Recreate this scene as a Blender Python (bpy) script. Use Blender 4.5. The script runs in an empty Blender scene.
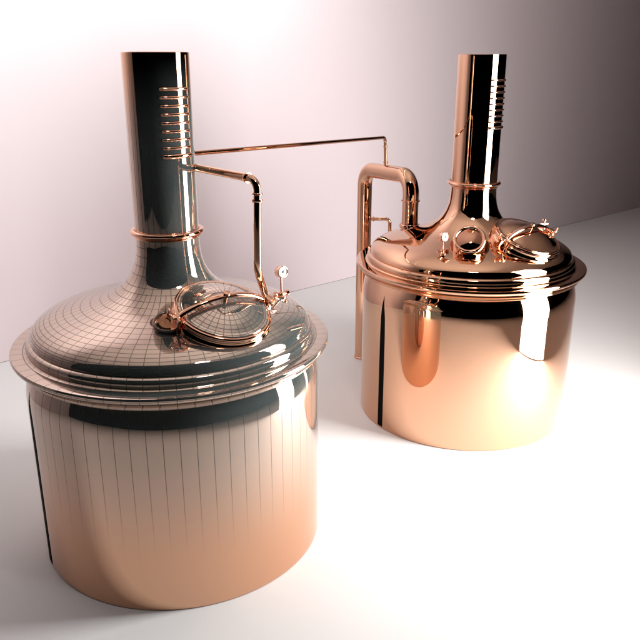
import bpy, math, bmesh
from mathutils import Vector, Matrix
S = bpy.context.scene
COL = S.collection
R = math.radians

# ------------------------------------------------------------------ camera
CAM_H = 3.3012
cam = bpy.data.cameras.new('camera')
cam.sensor_width = 36; cam.lens = 748.88 / 640 * 36
cam.clip_start = .05; cam.clip_end = 200
co = bpy.data.objects.new('camera', cam); COL.objects.link(co)
co.location = (0, 0, CAM_H)
co.rotation_euler = (R(90) - .3346, 0, 0)
S.camera = co

# ------------------------------------------------------------------ world and lamps
w = bpy.data.worlds.new('World'); S.world = w; w.use_nodes = True
bg = w.node_tree.nodes['Background']
bg.inputs[0].default_value = (.0, .0, .0, 1); bg.inputs[1].default_value = 0

def area(name, loc, aim, sx, sy, watts, col, spread=180):
    l = bpy.data.lights.new(name, 'AREA'); l.shape = 'RECTANGLE'
    l.size = sx; l.size_y = sy; l.energy = watts; l.color = col; l.spread = R(spread)
    o = bpy.data.objects.new(name, l); COL.objects.link(o)
    o.location = loc
    d = Vector(aim) - Vector(loc)
    o.rotation_euler = d.to_track_quat('-Z', 'Y').to_euler()
    return o
area('key_softbox', (3.8, 5.1, 2.31), (-1.0, 6.5, 2.31), 1.5, 4.58, 600, (.985, 1, .985))
area('top_softbox', (1.1, 2.6, 7.2), (.6, 5.6, 0), .95, .65, 40, (1, .97, .97))
area('wall_fill', (-2.0, 7.1, 5.7), (-2.65, 7.86, 5.08), 7.0, 1.0, 130, (.89, 1, .985))  # added fill lamp, out of view, there to brighten the wall

S.view_settings.view_transform = 'Standard'
S.view_settings.look = 'None'
S.view_settings.exposure = 0
S.view_settings.gamma = 1
S.render.engine = 'CYCLES'
S.cycles.max_bounces = 12
S.cycles.glossy_bounces = 8

# ------------------------------------------------------------------ materials
def new_mat(name):
    m = bpy.data.materials.new(name); m.use_nodes = True
    nt = m.node_tree
    return m, nt, nt.nodes['Principled BSDF']

def N(nt, typ, **kw):
    n = nt.nodes.new(typ)
    for k, v in kw.items(): setattr(n, k, v)
    return n

def math_n(nt, op, a, b=None, clamp=False):
    n = N(nt, 'ShaderNodeMath', operation=op); n.use_clamp = clamp
    for i, v in enumerate((a, b)):
        if v is None: continue
        if isinstance(v, (int, float)): n.inputs[i].default_value = v
        else: nt.links.new(v, n.inputs[i])
    return n.outputs[0]

def micro_rough(nt, b, lo, hi, scale=6):
    tc = N(nt, 'ShaderNodeTexCoord')
    nz = N(nt, 'ShaderNodeTexNoise'); nz.inputs['Scale'].default_value = scale; nz.inputs['Detail'].default_value = 5
    nt.links.new(tc.outputs['Object'], nz.inputs['Vector'])
    mr = N(nt, 'ShaderNodeMapRange'); mr.inputs['From Min'].default_value = .3; mr.inputs['From Max'].default_value = .7
    mr.inputs['To Min'].default_value = lo; mr.inputs['To Max'].default_value = hi
    nt.links.new(nz.outputs['Fac'], mr.inputs['Value'])
    nt.links.new(mr.outputs['Result'], b.inputs['Roughness'])
    return tc

COPPER = (.70, .41, .27, 1)
def copper(name, col=COPPER, lo=.015, hi=.04):
    m, nt, b = new_mat(name)
    b.inputs['Base Color'].default_value = col
    b.inputs['Metallic'].default_value = 1
    micro_rough(nt, b, lo, hi)
    return m

def lined_copper(name, seg, inner_seg, zlo0, zlo1, zhi0, zhi1):
    """pale copper crossed by fine dark seam lines (meridians + rings)"""
    m, nt, b = new_mat(name)
    tc = micro_rough(nt, b, .02, .045)
    sx = N(nt, 'ShaderNodeSeparateXYZ'); nt.links.new(tc.outputs['Object'], sx.inputs[0])
    X, Y, Z = sx.outputs
    r = math_n(nt, 'SQRT', math_n(nt, 'ADD', math_n(nt, 'MULTIPLY', X, X), math_n(nt, 'MULTIPLY', Y, Y)))
    a = math_n(nt, 'ARCTAN2', X, Y)
    big = math_n(nt, 'GREATER_THAN', r, .32)
    seg_n = math_n(nt, 'ADD', math_n(nt, 'MULTIPLY', big, seg - inner_seg), inner_seg)
    t = math_n(nt, 'DIVIDE', math_n(nt, 'MULTIPLY', a, seg_n), 2 * math.pi)
    fr = math_n(nt, 'ABSOLUTE', math_n(nt, 'SUBTRACT', math_n(nt, 'FRACT', math_n(nt, 'ADD', t, 100.5)), .5))
    dist = math_n(nt, 'DIVIDE', math_n(nt, 'MULTIPLY', fr, math_n(nt, 'MULTIPLY', r, 2 * math.pi)), seg_n)
    at = N(nt, 'ShaderNodeAttribute'); at.attribute_name = 'ring_distance'
    dm = math_n(nt, 'MINIMUM', dist, at.outputs['Fac'])
    line = N(nt, 'ShaderNodeMapRange'); line.inputs['From Min'].default_value = .0016; line.inputs['From Max'].default_value = .0036
    line.inputs['To Min'].default_value = 1; line.inputs['To Max'].default_value = 0
    nt.links.new(dm, line.inputs['Value'])
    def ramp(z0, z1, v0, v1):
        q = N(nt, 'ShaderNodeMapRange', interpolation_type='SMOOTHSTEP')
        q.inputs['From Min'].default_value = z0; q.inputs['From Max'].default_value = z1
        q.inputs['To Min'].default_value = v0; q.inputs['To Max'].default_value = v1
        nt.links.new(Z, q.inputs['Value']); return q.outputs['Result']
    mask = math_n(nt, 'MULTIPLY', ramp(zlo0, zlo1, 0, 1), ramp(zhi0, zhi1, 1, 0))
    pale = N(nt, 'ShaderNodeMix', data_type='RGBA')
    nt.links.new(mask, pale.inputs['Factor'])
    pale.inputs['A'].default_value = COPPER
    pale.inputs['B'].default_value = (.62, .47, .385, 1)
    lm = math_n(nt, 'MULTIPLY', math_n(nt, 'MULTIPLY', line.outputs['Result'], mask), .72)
    mx = N(nt, 'ShaderNodeMix', data_type='RGBA')
    nt.links.new(lm, mx.inputs['Factor'])
    nt.links.new(pale.outputs['Result'], mx.inputs['A'])
    mx.inputs['B'].default_value = (.06, .035, .03, 1)
    nt.links.new(mx.outputs['Result'], b.inputs['Base Color'])
    b.inputs['Metallic'].default_value = 1
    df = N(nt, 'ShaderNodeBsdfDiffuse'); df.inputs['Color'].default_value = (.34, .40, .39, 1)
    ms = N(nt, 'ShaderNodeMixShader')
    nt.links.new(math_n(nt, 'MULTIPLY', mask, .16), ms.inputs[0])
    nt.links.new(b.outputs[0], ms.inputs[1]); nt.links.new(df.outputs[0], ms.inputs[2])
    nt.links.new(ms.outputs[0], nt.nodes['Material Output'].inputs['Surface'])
    return m

def plain(name, col, rough=.5, metal=0, lo=None):
    m, nt, b = new_mat(name)
    b.inputs['Base Color'].default_value = (*col, 1)
    b.inputs['Metallic'].default_value = metal
    micro_rough(nt, b, rough * .9, min(1, rough * 1.1))
    return m

M = dict(
    copper=copper('polished_copper'),
    fitting=copper('fitting_copper', (.76, .43, .30, 1), .03, .07),
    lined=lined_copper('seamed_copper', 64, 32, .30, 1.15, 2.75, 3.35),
    lined_lid=lined_copper('seamed_lid_copper', 32, 32, -2, -1, 3, 4),
    dark=plain('gap_shade_black', (.004, .004, .004), .6),
    white=plain('dial_white', (.85, .85, .83), .35),
    ink=plain('dial_ink', (.01, .01, .012), .5),
    glass=plain('port_glass', (.58, .29, .19), .03, 1),
)
def backdrop(name, col):
    m, nt, b = new_mat(name)
    tc = N(nt, 'ShaderNodeTexCoord')
    nz = N(nt, 'ShaderNodeTexNoise'); nz.inputs['Scale'].default_value = 1.1; nz.inputs['Detail'].default_value = 6
    nt.links.new(tc.outputs['Object'], nz.inputs['Vector'])
    mx = N(nt, 'ShaderNodeMix', data_type='RGBA')
    nt.links.new(nz.outputs['Fac'], mx.inputs['Factor'])
    mx.inputs['A'].default_value = (*[c * .985 for c in col], 1); mx.inputs['B'].default_value = (*col, 1)
    nt.links.new(mx.outputs['Result'], b.inputs['Base Color'])
    b.inputs['Roughness'].default_value = .85
    b.inputs['Specular IOR Level'].default_value = .2
    return m
M['dark'].node_tree.nodes['Principled BSDF'].inputs['Specular IOR Level'].default_value = .02
M['floor'] = backdrop('white_floor', (.80, .78, .78))
M['overhead_reflector'] = backdrop('pale_reflector', (.80, .75, .71))
M['wall'] = backdrop('white_wall', (.80, .675, .70))

# ------------------------------------------------------------------ mesh helpers
def link(name, me, mat, parent=None, smooth=True):
    o = bpy.data.objects.new(name, me); COL.objects.link(o)
    me.materials.append(M[mat])
    if smooth:
        for p in me.polygons: p.use_smooth = True
        me.set_sharp_from_angle(angle=R(38))
    if parent: o.parent = parent
    return o

def mesh(name, V, F):
    me = bpy.data.meshes.new(name); me.from_pydata([tuple(v) for v in V], [], F); me.update()
    bm = bmesh.new(); bm.from_mesh(me); bmesh.ops.recalc_face_normals(bm, faces=bm.faces); bm.to_mesh(me); bm.free()
    return me

def smooth_profile(pts, n=6):
    """Catmull-Rom through (r,z) points"""
    out = []
    P = [Vector(p) for p in pts]
    for i in range(len(P) - 1):
        p0 = P[max(i - 1, 0)]; p1 = P[i]; p2 = P[i + 1]; p3 = P[min(i + 2, len(P) - 1)]
        for k in range(n):
            t = k / n
            out.append(.5 * ((2 * p1) + (p2 - p0) * t + (2 * p0 - 5 * p1 + 4 * p2 - p3) * t * t + (3 * p1 - p0 - 3 * p2 + p3) * t ** 3))
    out.append(P[-1])
    return [(v.x, v.y) for v in out]

def lathe(name, prof, seg=192, rings=None, mat4=None, cap0=False, cap1=False, a0=0, a1=2 * math.pi):
    full = abs(a1 - a0 - 2 * math.pi) < 1e-6
    n = seg if full else seg + 1
    V = []; F = []
    for (r, z) in prof:
        for i in range(n):
            a = a0 + (a1 - a0) * i / seg
            V.append(Vector((r * math.sin(a), -r * math.cos(a), z)))
    for j in range(len(prof) - 1):
        for i in range(seg):
            k = (i + 1) % n if full else i + 1
            F.append((j * n + i, j * n + k, (j + 1) * n + k, (j + 1) * n + i))
    if cap0: F.append(tuple(range(n)))
    if cap1: F.append(tuple(range((len(prof) - 1) * n, len(prof) * n)))
    if mat4: V = [mat4 @ v for v in V]
    me = mesh(name, V, F)
    if rings is not None:
        s = [0]
        for a, b in zip(prof[:-1], prof[1:]): s.append(s[-1] + math.hypot(b[0] - a[0], b[1] - a[1]))
        rs = [s[i] for i in rings] if rings else [1e3]
        at = me.attributes.new('ring_distance', 'FLOAT', 'POINT')
        vals = []
        for j in range(len(prof)):
            d = min(abs(s[j] - q) for q in rs)
            vals += [d] * n
        at.data.foreach_set('value', vals)
    return me

def round_path(pts, rad, n=10):
    P = [Vector(p) for p in pts]; out = [P[0]]
    for i in range(1, len(P) - 1):
        a = (P[i - 1] - P[i]); b = (P[i + 1] - P[i]); rr = min(rad, a.length * .49, b.length * .49)
        A = P[i] + a.normalized() * rr; B = P[i] + b.normalized() * rr
        # circular-like blend (quadratic is fine at this size but use a rational arc)
        ang = a.angle(b); wgt = math.sin(ang / 2)
        for k in range(n + 1):
            t = k / n; w0 = (1 - t) ** 2; w1 = 2 * t * (1 - t) * wgt; w2 = t * t
            out.append((A * w0 + P[i] * w1 + B * w2) / (w0 + w1 + w2))
    out.append(P[-1]); return out

def tube_data(path, rad, seg=32, caps=True):
    V = []; F = []
    t = (path[1] - path[0]).normalized()
    up = Vector((0, 0, 1)) if abs(t.z) < .9 else Vector((1, 0, 0))
    nrm = t.cross(up).normalized()
    for i, p in enumerate(path):
        if i == 0: d = (path[1] - path[0])
        elif i == len(path) - 1: d = path[-1] - path[-2]
        else: d = (path[i + 1] - p).normalized() + (p - path[i - 1]).normalized()
        d.normalize()
        nrm = (nrm - d * nrm.dot(d)).normalized(); b = d.cross(nrm)
        for k in range(seg):
            a = 2 * math.pi * k / seg
            V.append(p + (nrm * math.cos(a) + b * math.sin(a)) * rad)
    for j in range(len(path) - 1):
        for k in range(seg):
            q = (k + 1) % seg
            F.append((j * seg + k, j * seg + q, (j + 1) * seg + q, (j + 1) * seg + k))
    if caps:
        F.append(tuple(range(seg))); F.append(tuple(range((len(path) - 1) * seg, len(path) * seg)))
    return V, F

def tube(name, path, rad, seg=32):
    return mesh(name, *tube_data([Vector(p) for p in path], rad, seg))

def frame(loc, normal, roll=None):
    z = Vector(normal).normalized()
    x = Vector(roll) if roll else (Vector((0, 0, 1)).cross(z) if abs(z.z) < .98 else Vector((1, 0, 0)))
    x = (x - z * x.dot(z)).normalized(); y = z.cross(x)
    m = Matrix((x, y, z)).transposed().to_4x4(); m.translation = Vector(loc)
    return m

def disc_ring(r0, rad, n=10):
    """closed torus-like profile around radius r0"""
    return [(r0 + rad * math.cos(2 * math.pi * k / n), rad * math.sin(2 * math.pi * k / n)) for k in range(n + 1)]

def torus(name, mat4, r0, rad, seg=96, n=14):
    return lathe(name, disc_ring(r0, rad, n), seg, mat4=mat4)

def merge(name, parts):
    V = []; F = []
    for (v, f) in parts:
        o = len(V); V += list(v); F += [tuple(i + o for i in q) for q in f]
    return mesh(name, V, F)

def box_data(m4, sx, sy, sz, bev=0):
    bm = bmesh.new(); bmesh.ops.create_cube(bm, size=1)
    for v in bm.verts: v.co = Vector((v.co.x * sx, v.co.y * sy, v.co.z * sz))
    if bev: bmesh.ops.bevel(bm, geom=list(bm.edges), offset=bev, segments=3, affect='EDGES', profile=.5)
    V = [m4 @ v.co for v in bm.verts]; bm.verts.index_update()
    F = [tuple(v.index for v in f.verts) for f in bm.faces]; bm.free(); return V, F

def tag(o, label=None, cat=None, group=None, kind=None):
    if label: o['label'] = label
    if cat: o['category'] = cat
    if group: o['group'] = group
    if kind: o['kind'] = kind

# ------------------------------------------------------------------ floor and wall
# the studio sheet: the floor ends just in front of the camera's view
W0 = Vector((-3.687, 7.987)); WD = Vector((.7592, .6508))
wl = W0 - WD * 11.0; wr = W0 + WD * 24
poly = [(wl.x, wl.y), (-9.0, -6), (14, -6), (22, 14), (wr.x, wr.y)]
V = [Vector((x, y, 0)) for x, y in poly] + [Vector((x, y, -.06)) for x, y in poly]
n = len(poly)
F = [tuple(range(n)), tuple(range(2 * n - 1, n - 1, -1))] + [(i, (i + 1) % n, n + (i + 1) % n, n + i) for i in range(n)]
o = link('floor', mesh('floor', V, F), 'floor', smooth=False)
tag(o, kind='structure', label='seamless matt white studio floor under both kettles')
nx = Vector((-WD.y, WD.x))
q = [wl, wr, wr + nx * .1, wl + nx * .1]
V = [Vector((p.x, p.y, .004)) for p in q] + [Vector((p.x, p.y, 9)) for p in q]
F = [(0, 1, 2, 3), (7, 6, 5, 4)] + [(i, (i + 1) % 4, 4 + (i + 1) % 4, 4 + i) for i in range(4)]
o = link('wall', mesh('wall', V, F), 'wall', smooth=False)
tag(o, 'plain white studio wall standing behind the two copper kettles', 'wall')

q = [(wl.x, wl.y), (-7, 2), (9, 2), (16, 12), (wr.x, wr.y)]
n = len(q)
V = [Vector((x, y, 7.8)) for x, y in q] + [Vector((x, y, 7.9)) for x, y in q]
F = [tuple(range(n)), tuple(range(2 * n - 1, n - 1, -1))] + [(i, (i + 1) % n, n + (i + 1) % n, n + i) for i in range(n)]
o = link('overhead_reflector', mesh('overhead_reflector', V, F), 'overhead_reflector', smooth=False)  # unseen overhead reflector sheet, mirrored in the domes and bouncing fill light
tag(o, kind='structure')

# ------------------------------------------------------------------ kettle
K1 = Vector((-1.0124, 4.8785, 0)); K2 = Vector((1.4161, 6.9227, 0))
BAR = -4; RC = .208; ZT = 3.346
DOME = [(.208, 2.20), (.209, 2.15), (.214, 2.09), (.226, 2.03), (.248, 1.975), (.290, 1.912), (.365, 1.848), (.47, 1.796),
        (.60, 1.757), (.71, 1.727), (.80, 1.700), (.865, 1.671), (.908, 1.640), (.927, 1.614), (.935, 1.590)]
def dome_z(r):
    for (a, b), (c, d) in zip(DOME[:-1], DOME[1:]):
        if a <= r <= c: return b + (d - b) * (r - a) / (c - a)
    return DOME[-1][1]
def on_dome(r, ang, lift=0):
    a = R(ang)
    return Vector((r * math.sin(a), -r * math.cos(a), dome_z(r) + lift))
def dome_normal(r, ang, tilt=None):
    s = (dome_z(r - .04) - dome_z(r + .04)) / .08
    t = math.atan(s) if tilt is None else R(tilt)
    a = R(ang)
    return Vector((math.sin(a) * math.sin(t), -math.cos(a) * math.sin(t), math.cos(t)))

def fit_gauge(parent, base, stem_h, face_az, r=.042):
    """small dial gauge on a stem with a screwed foot"""
    b = Vector(base)
    g = link('gauge', tube('gauge_stem', [b, b + Vector((0, 0, stem_h - r * .7))], .0085, 20), 'fitting', parent)
    a = R(face_az); nrm = Vector((math.sin(a), -math.cos(a), .12)).normalized()
    c = b + Vector((0, 0, stem_h))
    m4 = frame(c - nrm * .026, nrm)
    link('gauge_case', lathe('gauge_case', [(.001, 0), (r * .9, 0), (r, .006), (r, .046), (r * .97, .052), (r * .88, .053), (r * .86, .046)], 48, mat4=m4, cap0=True), 'fitting', g)
    link('gauge_dial', lathe('gauge_dial', [(.0005, .0475), (r * .865, .0475)], 48, mat4=m4), 'white', g)
    nd = [box_data(m4 @ Matrix.Translation((.006, .004, .0490)) @ Matrix.Rotation(R(35), 4, 'Z'), .030, .004, .0015)]
    v, f = tube_data([m4 @ Vector((0, 0, .047)), m4 @ Vector((0, 0, .0515))], .0075, 16)
    link('gauge_needle', merge('gauge_needle', [nd[0], (v, f)]), 'ink', g)
    # foot: collar, cross-cock and little handwheel knobs
    f1 = lathe_data([(.001, -.02), (.036, -.02), (.036, .008), (.028, .014), (.02, .016), (.02, .034), (.012, .04), (.0085, .04)], frame(b, (0, 0, 1)))
    side = Vector((math.cos(a), math.sin(a), 0))
    f2 = tube_data([b + Vector((0, 0, .024)) - side * .048, b + Vector((0, 0, .024)) + side * .048], .012, 18)
    f3 = lathe_data([(.001, 0), (.02, 0), (.022, .004), (.022, .012), (.001, .014)], frame(b + Vector((0, 0, .024)) + side * .044, side))
    f4 = lathe_data([(.001, 0), (.02, 0), (.022, .004), (.022, .012), (.001, .014)], frame(b + Vector((0, 0, .024)) - side * .044, -side))
    link('gauge_foot', merge('gauge_foot', [f1, f2, f3, f4]), 'fitting', g)
    return g

def lathe_data(prof, m4, seg=32):
    V = []; F = []
    for (r, z) in prof:
        for i in range(seg):
            a = 2 * math.pi * i / seg
            V.append(m4 @ Vector((r * math.cos(a), r * math.sin(a), z)))
    for j in range(len(prof) - 1):
        for i in range(seg):
            k = (i + 1) % seg
            F.append((j * seg + i, j * seg + k, (j + 1) * seg + k, (j + 1) * seg + i))
    return V, F

def kettle(name, loc, body, label):
    root = bpy.data.objects.new(name, None); COL.objects.link(root); root.location = loc
    tag(root, label, 'brew kettle', 'copper brew kettles on the studio floor')
    # barrel (closed all round; a black strip on its left paints a gap's dark)
    SA = R(-58.0); SW = .034                      # slot azimuth / half angle
    SEG = 256
    zs = [0, .03, .3, .7, 1.0, 1.17]
    bar = lathe('barrel', [(.985, 0.0), (.999, .006), (1, .012)] + [(1, z) for z in zs[1:]] + [(.9998, 1.20), (.9985, 1.23), (.995, 1.26), (.9895, 1.29), (.982, 1.32), (.9725, 1.35), (.962, 1.38), (.952, 1.405), (.94, 1.41)], SEG,
                rings=[] if body == 'lined' else None)
    if body == 'lined':
        prof_z = [v.co.z for v in bar.vertices]
        vals = [min(abs(z - 1.30), abs(z - 1.36)) for z in prof_z]
        bar.attributes['ring_distance'].data.foreach_set('value', vals)
    b = link('barrel', bar, body, root)
    # black wedge just proud of the barrel, painted shade of a gap, pointed on top
    pts = []
    for z, h in ((.018, SW), (.10, SW), (.6, SW), (.95, SW * .95), (1.10, SW * .80), (1.18, SW * .52), (1.21, SW * .36), (1.24, SW * .25), (1.27, SW * .14), (1.30, .0012)):
        for s in (-1, 1):
            a = SA + (h if s > 0 else -(2 * h - .0) + h * 1.0)
            pts.append((a, z))
    V = []; F = []
    for rr in (1.0025, .992):
        for (a, z) in pts:
            q = rr * max(0, 1 - max(0, z - 1.20) ** 2 * 1.45); V.append(Vector((q * math.sin(a), -q * math.cos(a), z)))
    m = len(pts)
    for j in range(m // 2 - 1):
        i = 2 * j
        F += [(i, i + 1, i + 3, i + 2), (m + i, m + i + 2, m + i + 3, m + i + 1), (i, i + 2, m + i + 2, m + i), (i + 1, m + i + 1, m + i + 3, i + 3)]
    F += [(0, m, m + 1, 1), (m - 2, m - 1, 2 * m - 1, 2 * m - 2)]
    link('slot_shade', mesh('slot_shade', V, F), 'dark', root)
    # rim: under-bead, flange and the rounded ring that carries the dome
    rim = [(.945, 1.405), (1.012, 1.408), (1.020, 1.416), (1.020, 1.428), (1.008, 1.436), (1.004, 1.446), (1.022, 1.452),
           (1.052, 1.462), (1.063, 1.470), (1.069, 1.482), (1.069, 1.494), (1.064, 1.502), (1.05, 1.505),
           (.985, 1.503), (.970, 1.506), (.962, 1.514)]
    link('rim_flange', lathe('rim_flange', rim, SEG, rings=[9, 13] if body == 'lined' else None), body, root)
    ring = [(.962, 1.512), (.966, 1.525), (.966, 1.545), (.962, 1.560), (.953, 1.571), (.941, 1.577), (.932, 1.579), (.928, 1.584)]
    link('shoulder_ring', lathe('shoulder_ring', smooth_profile(ring, 4), SEG, rings=[0, 12, 24] if body == 'lined' else None), body, root)
    # dome with its concave sweep up to the chimney
    k = 6
    prof = smooth_profile(DOME, k)
    prof.append((.930, 1.578))
    link('dome', lathe('dome', prof, SEG, rings=sorted([i * k for i in range(len(DOME))] + [i * k + k // 2 for i in range(5, len(DOME) - 1)]) if body == 'lined' else None), body, root)
    # chimney: open tube
    ch = link('chimney', lathe('chimney', [(RC, 2.198), (RC, 2.24), (RC, 2.5), (RC, 2.9), (RC, ZT - .003), (RC - .003, ZT), (RC - .013, ZT), (RC - .016, ZT - .004), (RC - .016, 2.6), (.001, 2.6)],
                              128, rings=[] if body == 'lined' else None), body, root)
    link('neck_ring', torus('neck_ring', Matrix.Translation((0, 0, 2.235)), .224, .0185, 128, 16), 'fitting', root)
    link('neck_ring', torus('neck_ring', Matrix.Translation((0, 0, 2.208)), .212, .009, 128, 12), 'fitting', root)
    # vent slats pressed outward on the right of the chimney
    for i in range(9):
        z = 3.134 - i * .0498
        path = []
        for j in range(29):
            t = j / 28; a = R(16 + 54 * t)
            e = min(1, min(t, 1 - t) / .06); rr = RC - .006 + .011 * math.sin(e * math.pi / 2)
            path.append(Vector((rr * math.sin(a), -rr * math.cos(a), z)))
        link('vent_slat', tube('vent_slat', path, .0095 if i < 8 else .015, 14), 'fitting', ch)
    # manhole: flared collar, clamp ring, domed lid, strap hinge, clamp
    c = on_dome(.585, 42, .004); nrm = dome_normal(.6, 42, 22)
    m4 = frame(c, nrm)
    mh = link('manhole', lathe('manhole', smooth_profile([(.318, -.15), (.316, -.06), (.314, 0), (.308, .022), (.300, .034), (.298, .052), (.290, .060)], 5), 96, mat4=m4), 'copper', root)
    link('clamp_ring', torus('clamp_ring', m4 @ Matrix.Translation((0, 0, .066)), .293, .0135, 96, 16), 'fitting', mh)
    lidp = [(.284, .058), (.284, .078), (.279, .084), (.268, .084), (.25, .088), (.20, .108), (.13, .128), (.06, .138), (.0008, .140)]
    lo = lathe('lid', smooth_profile(lidp, 4), 96, rings=[4, 12, 16, 18, 20, 22, 24, 26, 28, 30] if body == 'lined' else None)
    lid = link('lid', lo, 'lined_lid' if body == 'lined' else body, mh); lid.matrix_local = m4
    # heavy strap arched over the lid from the hinge to the clamp
    a = R(BAR); P0 = Vector((math.cos(a + math.pi), math.sin(a + math.pi), 0)); V = []; F = []
    n = 36; cs = 16
    side = Vector((-math.sin(a), math.cos(a), 0))
    for j in range(n + 1):
        t = j / n; u = 1 - 2 * t
        p = P0 * (.300 * u) + Vector((0, 0, .088 + .092 * (1 - u * u) ** .8))
        u2 = 1 - 2 * min(1, t + .01); u1 = 1 - 2 * max(0, t - .01)
        q2 = P0 * (.300 * u2) + Vector((0, 0, .092 * max(0, 1 - u2 * u2) ** .8)); q1 = P0 * (.300 * u1) + Vector((0, 0, .092 * max(0, 1 - u1 * u1) ** .8))
        tg = (q2 - q1).normalized(); up = side.cross(tg)
        for k in range(cs):
            f = 2 * math.pi * k / cs
            V.append(m4 @ (p + side * (.021 * math.cos(f)) + up * (.012 * math.sin(f))))
    for j in range(n):
        for k in range(cs):
            q = (k + 1) % cs; F.append((j * cs + k, j * cs + q, (j + 1) * cs + q, (j + 1) * cs + k))
    F += [tuple(range(cs)), tuple(range(n * cs, (n + 1) * cs))]
    strap = link('lid_strap', mesh('lid_strap', V, F), 'fitting', mh)
    f1 = lathe_data([(.001, .120), (.012, .120), (.012, .186), (.020, .188), (.020, .204), (.001, .206)], m4)
    link('strap_bolt', mesh('strap_bolt', *f1), 'fitting', strap)
    # hinge on the left, and the clamp on the right
    for aa, nm in ((BAR + 180, 'hinge'), (BAR, 'clamp')):
        a = R(aa); d = Vector((math.cos(a), math.sin(a), 0))
        base = m4 @ (d * .292 + Vector((0, 0, .0)))
        f0 = m4 @ Matrix.Translation(d * .322 + Vector((0, 0, .035))) @ Matrix.Rotation(a, 4, 'Z')
        P = [box_data(f0, .018, .085, .11, .004),
             box_data(f0 @ Matrix.Translation((.016, .0, .055)), .045, .05, .02, .005)]
        t1 = tube_data([f0 @ Vector((.008, -.058, .052)), f0 @ Vector((.008, .058, .052))], .013, 16)
        t2 = tube_data([f0 @ Vector((-.03, 0, .062)), f0 @ Vector((-.055, 0, .066))], .010, 14)
        t3 = tube_data(round_path([f0 @ Vector((.02, -.03, .02)), f0 @ Vector((.05, -.03, .05)), f0 @ Vector((.045, -.03, .10))], .02), .007, 12)
        link(nm, merge(nm, P + [t1, t2, t3]), 'fitting', mh)
    return root

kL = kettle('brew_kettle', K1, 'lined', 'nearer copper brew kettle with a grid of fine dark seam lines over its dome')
kR = kettle('brew_kettle', K2, 'copper', 'farther copper brew kettle without grid lines, beside the tall bent standpipe')

# sight port of the far kettle: short drum leaning to the front
def sight_port(root, r, ang, tilt, rad, h, mat, ring, glass):
    c = on_dome(r, ang, .02); m4 = frame(c, dome_normal(r, ang, tilt))
    s = link('sight_port', lathe('sight_port', [(rad * 1.02, -.12), (rad, -.02), (rad, h - .012), (rad * 1.0, h)], 64, mat4=m4), mat, root)
    link('port_ring', torus('port_ring', m4 @ Matrix.Translation((0, 0, h + .004)), rad * .91, rad * (.13 if ring == 'fitting' else .09), 64, 14), ring, s)
    link('port_glass', lathe('port_glass', smooth_profile([(rad * .86, h + .004), (rad * .6, h * 1.2), (rad * .3, h * 1.32), (.0006, h * 1.36)], 4), 48, mat4=m4), glass, s)
sight_port(kR, .60, -12, 44, .136, .095, 'copper', 'fitting', 'glass')
sight_port(kL, .575, 9, 22, .098, .004, 'lined', 'lined', 'copper')

fit_gauge(kR, on_dome(.735, -29.5), .150, 40)
fit_gauge(kL, on_dome(.765, 105), .185, 38)
# little cock on the far side of the right kettle's manhole
c = on_dome(.66, 80)
def cock(root, c):
    c = Vector(c)
    parts = [tube_data([c - Vector((0, 0, .03)), c + Vector((0, 0, .16))], .010, 16),
             tube_data([c + Vector((-.035, 0, .13)), c + Vector((.035, .01, .13))], .011, 16),
             lathe_data([(.001, 0), (.018, 0), (.024, .01), (.018, .022), (.001, .024)], frame(c + Vector((0, 0, .155)), (0, 0, 1))),
             lathe_data([(.001, -.02), (.03, -.02), (.03, .012), (.014, .018), (.010, .018)], frame(c, (0, 0, 1)))]
    link('bleed_cock', merge('bleed_cock', parts), 'fitting', root)
cock(kR, c)

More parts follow.
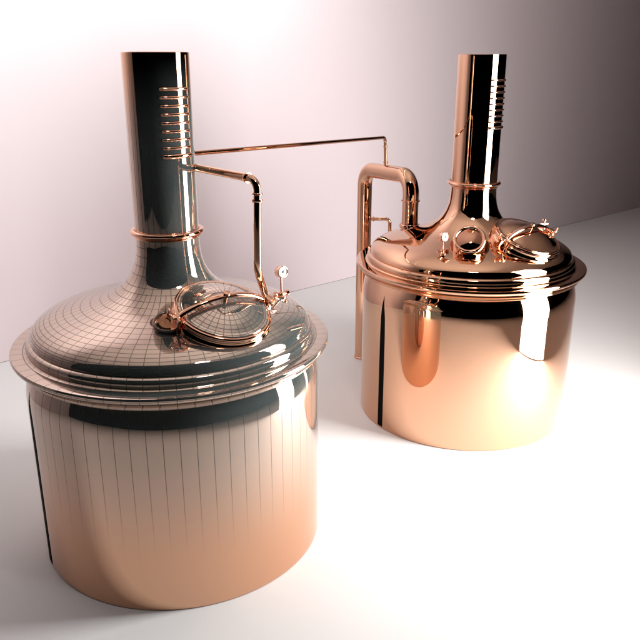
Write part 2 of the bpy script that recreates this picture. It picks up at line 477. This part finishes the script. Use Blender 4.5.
# side pipe of the near kettle: from the chimney out, elbow, down, and back into the dome
p = [Vector(v) - K1 for v in ((-.86, 4.94, 2.645), (-.376, 4.50, 2.625), (-.388, 4.50, 2.06), (-.352, 4.86, 1.72))]
sp = link('side_pipe', tube('side_pipe', round_path([p[0], p[1], p[2], p[3]],   .07, 12), .0245, 28), 'copper', kL)
def collar(parent, a, d, rad, w, name='pipe_collar', mat='fitting'):
    d = Vector(d).normalized(); a = Vector(a)
    v, f = lathe_data([(rad * .5, -w), (rad * .94, -w), (rad, -w * .6), (rad, w * .6), (rad * .94, w), (rad * .5, w)], frame(a, d), 32)
    return link(name, mesh(name, v, f), mat, parent)
d01 = (p[1] - p[0]).normalized(); d12 = (p[2] - p[1]).normalized(); d23 = (p[3] - p[2]).normalized()
collar(sp, p[1] - d01 * .085, d01, .034, .008)
collar(sp, p[1] + d12 * .085, d12, .033, .006)
collar(sp, p[1] + d12 * .125, d12, .036, .008)
collar(sp, p[3] - d23 * .06, d23, .045, .02)

# ------------------------------------------------------------------ big bent standpipe
A = Vector((.487, 8.172, 0)); A2 = Vector((.487 + .02, 8.172, 2.185)); B2 = Vector((.885, 7.30, 2.235)); B = Vector((.885, 7.30, 1.66))
A2.x = A.x
st = link('standpipe', tube('standpipe', round_path([A, A2, B2, B], .17, 20), .079, 64), 'copper')
tag(st, 'thick copper pipe rising from the floor and bending down onto the farther kettle', 'pipe')
st_o = st
collar(st, Vector((.885, 7.30, 2.0)), (0, 0, 1), .092, .009)
collar(st, Vector((.885, 7.30, 1.752)), (0, 0, 1), .10, .02)
collar(st, A + Vector((0, 0, .012)), (0, 0, 1), .088, .012)
br = [Vector((.49, 8.172, 1.64)), Vector((.765, 8.10, 1.655)), Vector((.765, 8.10, 1.25)), Vector((.90, 7.84, 1.15))]
b_ = link('branch_pipe', tube('branch_pipe', round_path(br, .05), .019, 20), 'copper', st)
collar(b_, br[0] + (br[1] - br[0]) * .36, br[1] - br[0], .028, .008)

# ------------------------------------------------------------------ thin pipe between the kettles
a = Vector((-.90, 4.93, 2.722)); e1 = Vector((.642, 7.72, 2.562)); e2 = Vector((.690, 7.72, 2.27))
e2 = Vector((.668, 7.72, 2.28)); e1 = Vector((.655, 7.72, 2.562))
cp = link('connecting_pipe', tube('connecting_pipe', round_path([a, e1, e2], .05), .0165, 24), 'copper')
tag(cp, 'long thin copper pipe running from the near chimney to the top of the standpipe', 'pipe')
collar(cp, e1 + Vector((.003, 0, -.09)), (0, 0, 1), .023, .006)
collar(cp, e2 + Vector((0, 0, .035)), (0, 0, 1), .026, .008)
